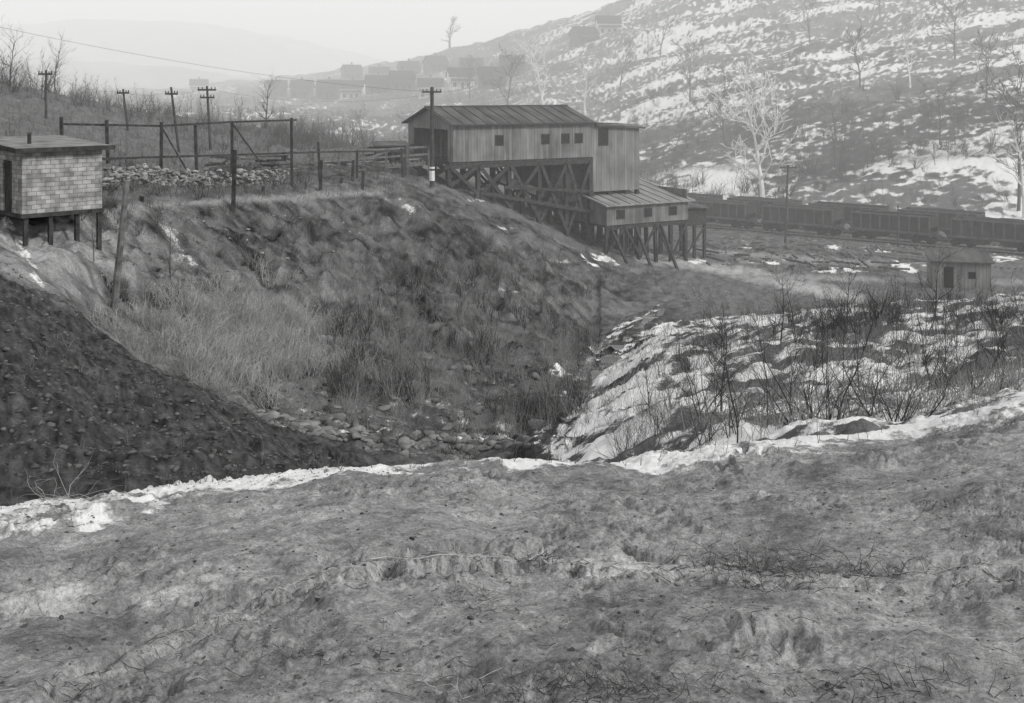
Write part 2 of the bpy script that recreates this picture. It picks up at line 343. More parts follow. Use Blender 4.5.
# ---------------------------------------------------------------- distant mountains
def mountain(name,Y,prof,depth,base,mat):
    us=np.linspace(prof[0][0],prof[-1][0],160); vs=np.interp(us,[p[0] for p in prof],[p[1] for p in prof])
    k=np.hanning(15);k/=k.sum(); vs=np.convolve(np.pad(vs,7,mode='edge'),k,'valid'); vs+=gn(us*.03,us*0,3)*2.5+gn(us*.15,us*0,5)*1
    V=[];n=24
    for j in range(n):
        t=j/(n-1)
        y=Y-depth*(1-t); x=(us-512)/F*Y*(1); zt=-(vs-HV)/F*Y; h=base+(zt-base)*math.sin(t*math.pi/2)
        h=h+gn(x*.004,x*0+y*.004,8)*25*math.sin(t*math.pi)
        V.append(np.stack([x,x*0+y,h],-1))
    V.append(np.stack([(us-512)/F*Y,us*0+Y+600,us*0+base],-1))
    V=np.array(V); idx=np.arange(V.shape[0]*160).reshape(V.shape[0],160)
    Fm=np.stack([idx[:-1,:-1],idx[:-1,1:],idx[1:,1:],idx[1:,:-1]],-1).reshape(-1,4)
    return mk(name,V.reshape(-1,3),Fm,mat,smooth=True)
M_mt=noise_mat('hazed_wooded_hill',.3,.45,.03,5)  # distance haze is partly put into this pale base colour
mountain('distant_mountain',1350,[(-900,40),(-300,28),(0,30),(90,20),(200,22),(290,38),(390,60),(520,84),(700,90)],400,-20,M_mt)
mountain('distant_mountain',850,[(-900,30),(-200,55),(0,66),(100,66),(200,76),(300,84),(420,92)],200,-20,M_mt)
# ---------------------------------------------------------------- plants
def branch(S,p,d,L_,r,depth,rng,up=.15,spread=.6,nch=3,nseg=3,wig=.18):
    q=p.copy(); dd=d/np.linalg.norm(d); pts=[q.copy()]
    for i in range(nseg):
        dd=dd+rng.normal(0,wig,3)+np.array([0,0,up]); dd/=np.linalg.norm(dd)
        q2=q+dd*L_/nseg; ra=r*(1-.6*i/nseg); rb=r*(1-.6*(i+1)/nseg)
        S.append([*q,*q2,ra,rb]); q=q2; pts.append((q.copy(),dd.copy(),rb))
    if depth>0:
        for c in range(nch):
            k=rng.integers(1,nseg+1) if c else nseg
            pp,pd,pr=pts[k]
            nd=pd+rng.normal(0,spread,3); nd[2]=abs(nd[2])*.7+.1
            branch(S,pp,nd,L_*rng.uniform(.5,.8),pr*.7,depth-1,rng,up,spread,nch,nseg,wig)
def shrub(seed,stems=8,depth=2,r=.012,lean=.45,nch=3):
    rng=np.random.default_rng(seed); S=[]
    for i in range(stems):
        d=np.array([rng.normal(0,lean),rng.normal(0,lean),1.]); p=np.array([rng.normal(0,.07),rng.normal(0,.07),-.03])
        branch(S,p,d,rng.uniform(.35,.75),r,depth,rng,up=.12,spread=.45,nch=nch)
    S=np.array(S); S[:,:6]/=S[:,5].max(); return S
def sapling(seed,r=.012):
    rng=np.random.default_rng(seed); S=[]; q=np.array([0,0,-.03]); d=np.array([rng.normal(0,.1),rng.normal(0,.1),1.])
    n=8
    for i in range(n):
        d=d+rng.normal(0,.08,3); d[2]=abs(d[2]); d/=np.linalg.norm(d); q2=q+d/n
        S.append([*q,*q2,r*(1-i/n*.8),r*(1-(i+1)/n*.8)]); q=q2
        if i>1:
            for c in range(2):
                a=rng.uniform(0,6.28); nd=np.array([math.cos(a),math.sin(a),1.1]); branch(S,q.copy(),nd,rng.uniform(.15,.32)*(1.2-i/n*.7),r*.4,1,rng,up=.1,spread=.4,nch=2)
    return np.array(S)
SHR=[shrub(i,stems=7+i%4) for i in range(7)]
SHL=[shrub(20+i,stems=5,depth=1) for i in range(5)]
STK=[shrub(40+i,stems=9,depth=1,lean=.22,nch=2) for i in range(6)]
SAP=[sapling(60+i) for i in range(7)]
def inst(T,x,y,z,h,rng,thick=1.):
    a=rng.uniform(0,6.28); c,s=math.cos(a),math.sin(a); M=np.array([[c,-s,0],[s,c,0],[0,0,1]])*h
    S=T.copy(); S[:,:3]=T[:,:3]@M.T+[x,y,z]; S[:,3:6]=T[:,3:6]@M.T+[x,y,z]; S[:,6:]*=h*thick; return S
def scatter(name,mask,n,temps,h0,h1,mat,thick=1.,seed=1,sink=.05):
    rng=np.random.default_rng(seed); c=np.flatnonzero(mask)
    if len(c)==0: print('EMPTY',name); return
    c=rng.choice(c,n); out=[]
    xs=XX.ravel()[c];ys=YY.ravel()[c];zs=ZZ.ravel()[c]
    for x,y,z in zip(xs,ys,zs):
        out.append(inst(temps[rng.integers(len(temps))],x+rng.normal(0,.2),y+rng.normal(0,.3),z-sink,rng.uniform(h0,h1)**1.0,rng,thick))
    segmesh(name,np.concatenate(out),mat)
def box_(u0,u1,v0,v1,y0,y1): return (UU>u0)&(UU<u1)&(VV>v0)&(VV<v1)&(YY>y0)&(YY<y1)
clump=fbm(XX*.12,YY*.12,3,50)
scatter('bank_brush',box_(330,590,240,430,36,88)&(clump>.0)&(SEG<7.7),300,STK+SHR,.9,2.1,M_twigD,.7,1)
scatter('bank_brush',box_(340,600,270,440,36,80),420,STK+SHR,.8,2.0,M_twigL,.55,2)
scatter('bank_brush',box_(400,560,200,290,60,98)&(SEG<8.3)&(clump>-.1),80,STK+SHL,.7,1.5,M_twigL,.7,3)
scatter('slope_brush',box_(670,1060,320,450,17,62)&(clump>.0)&(SEG>4.1),70,SAP+SHR,1.0,2.3,M_twigD,.65,4)
scatter('slope_brush',box_(680,1060,300,380,34,64)&(clump>-.15),120,STK+SHR+SAP,.9,1.9,M_twigD,.75,5)
scatter('slope_brush',box_(660,1060,300,400,28,64),220,STK+SHR,.5,1.4,M_twigM,.65,6)
scatter('slope_brush',box_(610,700,400,470,15,34),14,SHR,.7,1.4,M_twigM,.6,7)
scatter('creek_brush',box_(440,580,380,470,24,50),50,SHR+STK,.5,1.2,M_twigD,.6,8)
scatter('hedge_brush',box_(-60,430,80,150,88,124),380,SHR+SAP,1.2,2.8,M_twigM,.8,9)
scatter('hedge_brush',box_(-60,60,60,100,80,100),60,SHR+SAP,2,5.0,M_twigM,.8,29)
scatter('hedge_brush',box_(240,420,100,160,100,135),120,SHR+SAP,2,3.5,M_twigM,.8,10)
scatter('plateau_brush',box_(60,420,150,200,55,105)&(SEG>8.1),150,SHL+SHR,.5,1.6,M_twigD,.8,11)
scatter('bank_brush',box_(70,330,205,300,42,72)&(clump>0),90,STK+SHR,.6,1.5,M_twigM,.7,12)
scatter('mound_weeds',box_(0,330,270,500,15,34)&(SEG>4.2),60,SHL,.2,.5,M_twigL,.8,13)
scatter('hillside_brush',box_(430,1100,110,205,165,260)&(fbm(XX*.04,YY*.04,3,51)>-.15),680,SHR+SAP,1.5,5,M_twigD,1.1,14)
scatter('hillside_brush',box_(430,1100,-60,130,200,440)&(fbm(XX*.03,YY*.05,3,52)>.0),560,SHR+SAP,1.5,4.5,M_twigD,1.2,15)
scatter('hillside_brush',box_(200,560,60,160,150,640),180,SHR+SAP,2,5,M_twigM,1.3,16)
scatter('yard_weeds',box_(660,1060,232,300,84,135),150,SHL,.4,1.3,M_twigD,.9,17)
scatter('track_brush',box_(640,1060,180,228,145,170),70,SHR+SAP,1.0,3.5,M_twigD,.9,18)
scatter('yard_brush',box_(520,660,235,300,80,100),60,SHR+STK,.7,1.8,M_twigM,.8,19)
def blades(name,mask,n,h0,h1,mat,r=.006,seed=1,lean=.35,jit=.2):
    rng=np.random.default_rng(seed); c=rng.choice(np.flatnonzero(mask),n)
    P=np.stack([XX.ravel()[c]+rng.normal(0,jit,n),YY.ravel()[c]+rng.normal(0,jit,n),ZZ.ravel()[c]-.02],-1); h=rng.uniform(h0,h1,n)[:,None]
    d=np.stack([rng.normal(0,lean,n),rng.normal(0,lean,n),np.ones(n)],-1); d/=np.linalg.norm(d,axis=1,keepdims=True)
    d2=d+np.stack([rng.normal(0,lean,n),rng.normal(0,lean,n),-rng.uniform(.1,.8,n)],-1); d2/=np.linalg.norm(d2,axis=1,keepdims=True)
    Q=P+d*h*.6; W=Q+d2*h*.4; o=np.ones((n,1))
    segmesh(name,np.concatenate([np.hstack([P,Q,o*r,o*r*.8]),np.hstack([Q,W,o*r*.8,o*r*.2])]),mat)
gm=(ell(235,350,80,44)+.8*n2+.9*n1<.95)&(SEG>5.9)&(SEG<8)
blades('dead_grass',gm,11000,.5,1.25,M_straw,.009,2)
blades('dead_grass',(ell(280,350,150,65)+.8*n2+.6*n1<.9)&(SEG>5.9)&(SEG<8),3000,.3,.8,M_twigL,.008,3)
blades('bank_grass',box_(80,620,205,430,36,95)&(SEG>5.9)&(SEG<8)&(n2>.2)&(n1>0),4500,.2,.5,M_twigL,.008,4)
blades('slope_grass',box_(600,1060,296,440,18,66)&(n2>-.1),5000,.25,.7,M_twigL,.007,5)
blades('hill_grass',box_(0,420,90,200,58,125),6000,.3,.9,M_twigM,.012,6)
# ---- foreground weeds, twigs, stones
def fgpt(u,v):
    i=int(np.argmin(np.abs(ug-u))); col=VV[:,i]; m_=(YY[:,i]>2.8)&(YY[:,i]<13); k=np.flatnonzero(m_)[np.argmin(np.abs(col[m_]-v))]
    return XX[k,i],YY[k,i],ZZ[k,i]
def weedpatch(name,cu,cv,ru,rv,n,h,mat,seed,r=.0022):
    rng=np.random.default_rng(seed); S=[]
    for i in range(n):
        u=cu+rng.normal(0,ru); v=cv+rng.normal(0,rv); x,y,z=fgpt(u,v)
        d=np.array([rng.normal(0,1.0),rng.normal(0,.8),rng.uniform(.15,1)])
        branch(S,np.array([x,y,z+.003]),d,rng.uniform(.3,1)*h,r,1,rng,up=-.12,spread=.6,nch=2,wig=.25)
    segmesh(name,np.array(S),mat)
weedpatch('dead_weeds',760,570,40,9,170,.17,M_twigM,1,.0022)
weedpatch('dead_weeds',770,566,50,9,110,.2,M_twigL,2,.0018)
weedpatch('dead_weeds',870,572,24,6,50,.13,M_twigM,3)
weedpatch('dead_weeds',600,692,65,9,180,.09,M_twigD,4,.0016)
weedpatch('dead_weeds',640,690,60,9,70,.11,M_twigL,5,.0013)
weedpatch('dead_weeds',470,602,24,6,40,.08,M_twigM,6)
weedpatch('dead_weeds',900,690,60,10,70,.09,M_twigM,7)
weedpatch('dead_weeds',320,655,24,5,36,.06,M_twigD,17)
weedpatch('dead_weeds',535,560,18,4,36,.07,M_twigD,18)
weedpatch('dead_weeds',60,492,10,4,16,.35,M_straw,8,.003)
weedpatch('dead_weeds',360,562,26,6,26,.1,M_straw,9,.0018)
def stalk(name,u,v,h,seed,mat):
    rng=np.random.default_rng(seed); S=[]; x,y,z=fgpt(u,v)
    for k in range(3):
        branch(S,np.array([x+rng.normal(0,.01),y,z-.01]),np.array([rng.normal(0,.25),rng.normal(0,.2),1]),h*rng.uniform(.5,1),.0022,2,rng,up=.15,spread=.35,nch=2)
    segmesh(name,np.array(S),mat)
stalk('dry_weed',455,556,.13,1,M_straw); stalk('dry_weed',765,556,.25,2,M_straw); stalk('dry_weed',395,560,.08,3,M_straw)
rng=np.random.default_rng(90); S=[]
for i in range(110): # weeds along the lip
    u=rng.uniform(0,1000); v=float(np.interp(u,U,R[3][1]))+rng.uniform(0,8); x,y,z=fgpt(u,v)
    for k in range(2): branch(S,np.array([x,y,z-.01]),np.array([rng.normal(0,.4),rng.normal(0,.3),1]),rng.uniform(.05,.2),.0028,1,rng,nch=2,spread=.5)
segmesh('lip_weeds',np.array(S),M_twigM)
S=[]
for i in range(700): # loose twigs & straw lying on the dirt
    if rng.random()<.5:
        u=rng.uniform(40,1010); v=np.interp(u,[60,230,330,450,640,900,1030],[690,610,570,556,566,580,560])+rng.normal(0,7)
    else: u=rng.uniform(-20,1040); v=rng.uniform(475,700)
    x,y,z=fgpt(u,v); a=rng.normal(0,.9); l=rng.uniform(.01,.04); q=np.array([x,y,z+.004]); r=rng.uniform(.0007,.0018)
    for k in range(3):
        a+=rng.normal(0,.4); q2=q+np.array([math.cos(a)*l,math.sin(a)*l,0]); q2[2]=ground(q2[0],q2[1])+.004+rng.uniform(0,.008); S.append([*q,*q2,r,r*.8]); q=q2
S=np.array(S); h=len(S)//3
segmesh('fallen_twigs',S[:h],M_straw); segmesh('fallen_twigs',S[h:],M_twigD)
S=[]
def stick(u0,v0,u1,v1,r,seed):
    rg=np.random.default_rng(seed); n=9; pr=None
    for k in range(n+1):
        t=k/n; x,y,z=fgpt(u0+(u1-u0)*t,v0+(v1-v0)*t); y+=rg.normal(0,.03); p=(x,y,ground(x,y)+.006+rg.uniform(0,.008))
        if pr: S.append([*pr,*p,r*(1-.5*t),r*(1-.5*t)])
        pr=p
        if k in (3,6):
            a=rg.normal(0,.7); S.append([*p,p[0]+.1*math.cos(a),p[1]+.1*math.sin(a),p[2]+.01,r*.5,r*.2])
for a_ in ((370,560,520,557,.0045,1),(520,560,600,568,.005,2),(690,556,590,571,.0035,3),(415,682,478,700,.0022,4),(1035,572,985,582,.008,5),(715,562,850,584,.003,6),(890,577,965,566,.004,7),(230,612,330,572,.002,8)): stick(*a_)
segmesh('stick',np.array(S),M_straw)
# rocks
def ico(sub=1):
    import bmesh
    bm=bmesh.new(); bmesh.ops.create_icosphere(bm,subdivisions=sub,radius=1); V=np.array([v.co[:] for v in bm.verts]); Fc=np.array([[v.index for v in f.verts] for f in bm.faces]); bm.free(); return V,Fc
IV2,IF2=ico(2); IV1,IF1=ico(1)
def rocks(name,pts,sizes,mat,seed=1,flat=.6,smooth=False,lo=False):
    rng=np.random.default_rng(seed); Vs=[];Fs=[];o=0
    IV,IF=(IV1,IF1) if lo else (IV2,IF2)
    for p,s in zip(pts,sizes):
        V=IV.copy(); 
        for k in range(8):
            d=rng.normal(0,1,3); d/=np.linalg.norm(d); t=V@d; c=rng.uniform(.3,.75); V=V-np.outer(np.maximum(t-c,0),d)
        V*=[rng.uniform(.7,1.4),rng.uniform(.7,1.2),flat*rng.uniform(.6,1.2)]; a=rng.uniform(0,6.28); c_,s_=math.cos(a),math.sin(a)
        V=V@np.array([[c_,-s_,0],[s_,c_,0],[0,0,1]]).T; V=V*s+np.array(p); Vs.append(V);Fs.append(IF+o);o+=len(V)
    return mk(name,np.concatenate(Vs),np.concatenate(Fs),mat,smooth)
def rock_scatter(name,mask,n,s0,s1,mat,seed,lo=False):
    rng=np.random.default_rng(seed); c=rng.choice(np.flatnonzero(mask),n); s=s0*(s1/s0)**(rng.random(n)**2.2)
    P=np.stack([XX.ravel()[c],YY.ravel()[c],ZZ.ravel()[c]+s*.1],-1); rocks(name,P,s,mat,seed,lo=lo)
M_rk=noise_mat('ravine_rock',.03,.26,1.2,6,bump=.4)
rock_scatter('ravine_rocks',box_(230,480,385,465,30,42)&(SEG>5.3)&(SEG<6.3)&(n1>-.3),1300,.05,.36,M_rk,1)
rock_scatter('ravine_rocks',box_(440,640,330,465,30,70)&(SEG>5.4)&(SEG<6.6)&(UU<bnd+8)&(cd>4),600,.05,.33,M_rk,2)
rock_scatter('mound_coal',box_(0,340,265,500,15,35)&(SEG>4.1)&(SEG<5.1),3200,.02,.11,noise_mat('coal_lumps',.02,.16,5,4),3,True)
rock_scatter('dirt_clods',box_(-40,1064,470,715,2.8,10)&(n1+n4*.6>-.1),8500,.003,.016,M_clod,4,True)
rock_scatter('dirt_clods',box_(-40,1064,470,715,2.8,11),1300,.004,.02,noise_mat('dark_stone',.03,.10,9,4),14)
rock_scatter('bank_stones',box_(100,600,205,400,38,95)&(SEG>6)&(SEG<8),1400,.04,.2,noise_mat('bank_rock',.05,.3,1.5,6),5,True)
rock_scatter('scrap_heap',box_(720,930,236,272,104,132)&(n2>-.1),300,.15,.6,noise_mat('scrap',.03,.3,2,4),6)
rng=np.random.default_rng(5); P=[];s=[]
for i in range(560): # dry stone wall
    u=rng.uniform(104,285); Y=np.interp(u,[104,285],[60,76]); lay=rng.uniform(0,1); x,y,z=site(u,Y); P.append((x,y+rng.normal(0,.2)+lay*.3,z+lay*(1.15-.45*(u>200)*rng.random()))); s.append(rng.uniform(.1,.27))
rocks('stone_wall',P,s,noise_mat('wall_stone',.08,.4,1.5,4),7,.7)
# ---- bare trees
def tree(name,u,Y,h,mat,seed,depth=4,r=None,spread=.55,n0=6,lean=0,zoff=0,minr=.012):
    rng=np.random.default_rng(seed); x,y,z=site(u,Y); r=r or h*.014; S=[]; q=np.array([0,0,-.3/h]); d=np.array([lean,0,1.])
    for i in range(n0):
        d=d+rng.normal(0,.07,3); d[2]=abs(d[2])+.1; d/=np.linalg.norm(d); q2=q+d*(.8/n0)
        ra=r*(1-i/n0*.75)/h; rb=r*(1-(i+1)/n0*.75)/h; S.append([*q,*q2,ra,rb]); q=q2
        if i>=1:
            for c in range(2 if i<n0-1 else 4):
                a=rng.uniform(0,6.28); nd=np.array([math.cos(a),math.sin(a),rng.uniform(.6,1.5)]); branch(S,q.copy(),nd,rng.uniform(.18,.30),rb*.65,depth-2,rng,up=.07,spread=spread,nch=3,nseg=4,wig=.15)
    S=np.array(S); top=S[:,5].max(); S[:,:6]/=top; S*=h; S[:,[0,3]]+=x; S[:,[1,4]]+=y; S[:,[2,5]]+=z+zoff
    S[:,6:]=np.maximum(S[:,6:],minr*h/15)
    return segmesh(name,S,mat)
tree('sycamore_tree',762,160,23,M_sycamore,1,5,.5,minr=.04)
tree('bare_tree',543,280,22,M_sycamore,2,4,.5,minr=.06); tree('bare_tree',506,280,19,M_bark,3,4,.38,minr=.045)
tree('bare_tree',470,330,14,M_bark,4,4,.25,minr=.04); tree('bare_tree',450,540,17,M_bark,5,4,.8,minr=.07,zoff=-1)
tree('bare_tree',1018,146,22,M_bark,6,5,.3,lean=.03,minr=.025); tree('bare_tree',1024,144,14,M_sycamore,7,4,.4,minr=.02)
tree('bare_tree',955,240,16,M_bark,8,4,.26,minr=.045); tree('bare_tree',585,270,15,M_sycamore,9,4,.3,minr=.05); tree('bare_tree',413,150,9,M_bark,10,4,.14)
tree('bare_tree',860,220,15,M_bark,11,4,.24,minr=.045); tree('bare_tree',690,250,15,M_bark,12,4,.24,minr=.045); tree('bare_tree',265,112,7,M_bark,13,4,.12)
tree('bare_tree',365,200,11,M_bark,14,4,.16,minr=.03); tree('bare_tree',785,158,9,M_bark,15,4,.14); tree('bare_tree',10,90,6,M_bark,16,4,.09)
tree('bare_tree',910,215,14,M_sycamore,31,4,.26,minr=.045); tree('bare_tree',620,300,15,M_bark,32,4,.28,minr=.045); tree('bare_tree',55,96,5,M_bark,33,4,.08); tree('bare_tree',340,180,9,M_bark,34,4,.13); tree('bare_tree',810,290,15,M_bark,35,4,.28,minr=.045)
tree('bare_tree',725,200,14,M_bark,36,4,.22,minr=.04); tree('bare_tree',985,190,14,M_bark,37,4,.22,minr=.04); tree('bare_tree',660,330,15,M_bark,38,4,.28,minr=.045)
tree('bare_tree',835,175,12,M_bark,39,4,.2,minr=.03); tree('bare_tree',940,175,12,M_bark,40,4,.2,minr=.03); tree('bare_tree',880,320,15,M_bark,41,4,.28,minr=.045)
tree('sapling_tree',720,24,2.9,M_twigD,17,4,.03); tree('sapling_tree',172,45,4.2,M_twigM,18,4,.035); tree('sapling_tree',94,42.5,2.6,M_twigM,19,4,.03)
tree('sapling_tree',848,45,3.6,M_twigD,20,4,.04); tree('sapling_tree',935,44,3.2,M_twigD,21,4,.04);tree('sapling_tree',400,60,4,M_twigM,22,4,.04)
tree('sapling_tree',650,26,2.2,M_twigD,23,4,.022);tree('sapling_tree',780,40,3.4,M_twigD,24,4,.035)
# ---------------------------------------------------------------- coal tipple
A=pt(453,124,96); rot=math.radians(31); tp=empty('coal_tipple',(A[0],A[1],0),rot); cr,sr=math.cos(rot),math.sin(rot)
def tl(t,w): return A[0]+t*cr-w*sr, A[1]+t*sr+w*cr
def tg(t,w): return ground(*tl(t,w))
ZE,ZR,ZB=-3.0,-1.6,-6.3; W=9.0; LA=14.9
b=MB()
th=.12
b.box(0,LA,0,th,ZB,ZE); b.box(0,LA,W-th,W,ZB,ZE)
b.box(0,.12,.12,1.0,ZB,ZE); b.box(0,.12,W-1.2,W-.12,ZB,ZE)
b.poly([(0,0,ZE),(0,W,ZE),(0,W/2,ZR-.05),(.12,0,ZE),(.12,W,ZE),(.12,W/2,ZR-.05)],[(0,2,1),(3,4,5),(0,1,4,3),(1,2,5,4),(2,0,3,5)])
b.box(0,.14,1.0,W-1.2,ZE-.5,ZE-.003)
b.make('upper_walls',M_wall,tp)
b=MB(); b.box(-.3,LA,0.1,W-.1,ZB-.25,ZB-.01); b.make('floor_deck',M_timber,tp)
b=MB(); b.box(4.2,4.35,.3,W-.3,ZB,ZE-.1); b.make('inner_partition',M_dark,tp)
b=MB()
for w_ in (2.6,4.5,6.3): b.box(1.2,1.4,w_,w_+.2,ZB,ZE-.1)
b.make('inner_posts',M_timberL,tp)
b=MB(); o=.45
b.hexa([(-.5,-o,ZE-.16),(LA+.1,-o,ZE-.16),(LA+.1,W/2,ZR-.02),(-.5,W/2,ZR-.02)],[(-.5,-o,ZE-.06),(LA+.1,-o,ZE-.06),(LA+.1,W/2,ZR+.08),(-.5,W/2,ZR+.08)])
b.hexa([(-.5,W+o,ZE-.16),(-.5,W/2+.003,ZR-.02),(LA+.1,W/2+.003,ZR-.02),(LA+.1,W+o,ZE-.16)],[(-.5,W+o,ZE-.06),(-.5,W/2+.003,ZR+.08),(LA+.1,W/2+.003,ZR+.08),(LA+.1,W+o,ZE-.06)])
b.make('upper_roof',M_roof,tp)
b=MB()
for i in range(9): b.box(.6+i*1.7,.7+i*1.7,-.42,-.3,ZE-.14,ZE-.02)
b.beam((-.5,W/2,ZR+.13),(LA+.1,W/2,ZR+.13),.3,.08); b.beam((-.52,-o,ZE-.1),(LA+.1,-o,ZE-.1),.06,.16)
for i in range(13):
    x_=-.3+i*1.2; b.beam((x_,-o+.02,ZE-.035),(x_,W/2-.2,ZR+.09),.06,.04)
b.make('roof_trim',M_timber,tp)
b=MB(); fr=MB()
def win(t,z0,w,h,y=-.004):
    b.box(t,t+w,y-.02,y,z0,z0+h)
    fr.box(t-.08,t,y-.05,y,z0-.08,z0+h+.08); fr.box(t+w,t+w+.08,y-.05,y,z0-.08,z0+h+.08); fr.box(t,t+w,y-.05,y,z0+h,z0+h+.08); fr.box(t,t+w,y-.05,y,z0-.08,z0)
for t in (4.3,9.2,11.4,12.9): win(t,-4.9,.75,.8)
win(15.6,-5.2,1.0,1.5,-.004)
LB=20.4
wb=MB(); wb.box(LA+.003,LB,0,th,-9.6,ZE-.25); wb.box(LA+.003,LB,W-th,W,-9.6,ZE-.25); wb.box(LA+.003,LA+.1,th,W-th,-9.6,ZE-.3); wb.box(LB-.1,LB,th,W-th,-9.6,ZE-.3)
wb.make('tall_bay_walls',M_wall2,tp)
rb_=MB(); rb_.hexa([(LA+.15,-.4,ZE-.4),(LB+.4,-.4,ZE-.75),(LB+.4,W+.3,ZE-.75),(LA+.15,W+.3,ZE-.4)],[(LA+.15,-.4,ZE-.2),(LB+.4,-.4,ZE-.55),(LB+.4,W+.3,ZE-.5),(LA+.15,W+.3,ZE-.15)])
rb_.make('tall_bay_roof',M_roof,tp)
q=MB(); q.box(11.0,LA-.02,1.3,1.45,-10.6,ZB-.26); q.box(11.0,11.15,1.46,W-1,-9.6,ZB-.26); q.make('bin_walls',M_timber,tp)
l0,l1,ly0,ly1=14.6,24.3,-2.6,5.5
lw=MB(); lw.box(l0,l1,ly0,ly0+.1,-12.5,-10.5); lw.box(l1-.1,l1,ly0+.1,ly1,-12.5,-9.6)
lw.poly([(l0,ly0,-12.5),(l0,ly1,-12.5),(l0,ly1,-9.1),(l0,ly0,-10.5)],[(0,1,2,3)]); lw.make('loading_shed_walls',M_wall,tp)
lr=MB(); lr.hexa([(l0-.4,ly0-.5,-10.72),(l1+.5,ly0-.5,-10.72),(l1+.5,ly1,-9.2),(l0-.4,ly1,-9.2)],[(l0-.4,ly0-.5,-10.6),(l1+.5,ly0-.5,-10.6),(l1+.5,ly1,-9.05),(l0-.4,ly1,-9.05)]); lr.make('loading_shed_roof',M_roofL,tp)
lr=MB()
for i in range(9): lr.beam((l0+i*1.2,ly0-.48,-10.585),(l0+i*1.2,ly1-.2,-9.07),.06,.05)
lr.make('loading_shed_seams',M_timber,tp)
for t in (15.8,19.0,22.0): win(t,-11.9,.8,.7,ly0-.004)
lf=MB(); lf.box(l0,l1,ly0+.11,ly1,-12.7,-12.52); lf.make('loading_shed_floor',M_timber,tp)
b.make('window_openings',M_glass,tp); fr.make('window_frames',M_timber,tp)
ts=MB()
def bent(t,ztop,w0=.2,w1=W-.2,n=4,size=.36):
    ws=[w0+(w1-w0)*i/(n-1) for i in range(n)]
    for w in ws: ts.beam((t,w,tg(t,w)-.6),(t,w,ztop),size)
    zl=min(tg(t,w0),tg(t,w1))+.4
    ts.beam((t+.2,w0,zl),(t+.2,w1,ztop-.2),.1,.28); ts.beam((t+.3,w0,ztop-.2),(t+.3,w1,zl),.1,.28)
tt=[-.3,2.6,5.8,9.0,12.0,14.7]
for t in tt: bent(t,ZB-.26)
for w,sg in ((.2,-1),(W-.2,1)):
    y=w+sg*.24
    for a_,c_ in zip(tt[:-1],tt[1:]):
        za=tg(a_,w)+.3; zc=tg(c_,w)+.3
        ts.beam((a_,y,za),(c_,y,ZB-.4),.1,.32); ts.beam((a_,y+sg*.11,ZB-.4),(c_,y+sg*.11,zc),.1,.32)
ts.beam((-.8,.2,ZB-.44),(LA,.2,ZB-.44),.34,.34); ts.beam((-.8,W-.2,ZB-.44),(LA,W-.2,ZB-.44),.34,.34)
ts.beam((2.6,-.3,tg(2.6,0)+.6),(14.5,-.5,-11.4),.14,.34); ts.beam((5,-.35,-8.7),(14.5,-.6,-9.5),.14,.26)
for t in (15,17,19,20.3):
    for w in (.3,W/2,W-.3): ts.beam((t,w,tg(t,w)-.6),(t,w,-9.6),.34)
ts.beam((15,-.06,-15),(20.3,-.06,-9.8),.1,.3)
rg=np.random.default_rng(8)
tq=np.linspace(l0+.2,l1-.2,6)
for t in tq:
    for w in (ly0+.2,1.4,ly1-.2): ts.beam((t+rg.normal(0,.12),w,tg(t,w)-.6),(t,w,-12.7),.3)
for i,(a_,c_) in enumerate(zip(tq[:-1],tq[1:])):
    if i!=3: ts.beam((a_,ly0,tg(a_,ly0)+.3),(c_,ly0,-12.8),.09,.24)
    if i%2: ts.beam((a_,ly0-.1,-12.8),(c_,ly0-.1,tg(c_,ly0)+.3),.09,.24)
ts.beam((l0,ly0+.2,-12.83),(l1,ly0+.2,-12.83),.3,.24)
for t in (15.2,18,21): ts.beam((t,ly0-2.6,tg(t,ly0-2.6)-.3),(t,ly0+.1,-12.8),.2,.24)
ts.make('trestle_timbers',M_timber,tp)
ch=MB(); ch.hexa([(6,2,-8.4),(6,4,-8.4),(6,4,-8.3),(6,2,-8.3)],[(15,2,-11.6),(15,4,-11.6),(15,4,-11.5),(15,2,-11.5)]); ch.beam((6,2,-8.1),(15,2,-11.3),.08,.7); ch.beam((6,4,-8.1),(15,4,-11.3),.08,.7); ch.make('coal_chute',M_roof,tp)
ax=MB(); ax.box(25.2,28.0,-1.0,3,-13.4,-11.6)
ax.make('annex_walls',M_timber,tp); ax=MB()
ax.hexa([(24.95,-1.4,-11.6),(28.3,-1.4,-11.75),(28.3,3.3,-11.5),(24.95,3.3,-11.4)],[(24.95,-1.4,-11.45),(28.3,-1.4,-11.6),(28.3,3.3,-11.35),(24.95,3.3,-11.25)]); ax.make('annex_roof',M_roof,tp)
ax=MB()
for t in (25.3,26.6,27.9):
    for w in (-.8,2.8): ax.beam((t,w,tg(t,w)-.5),(t,w,-13.4),.26)
ax.beam((25.3,-.95,-16.4),(27.9,-.95,-13.5),.08,.2); ax.make('annex_posts',M_timber,tp)
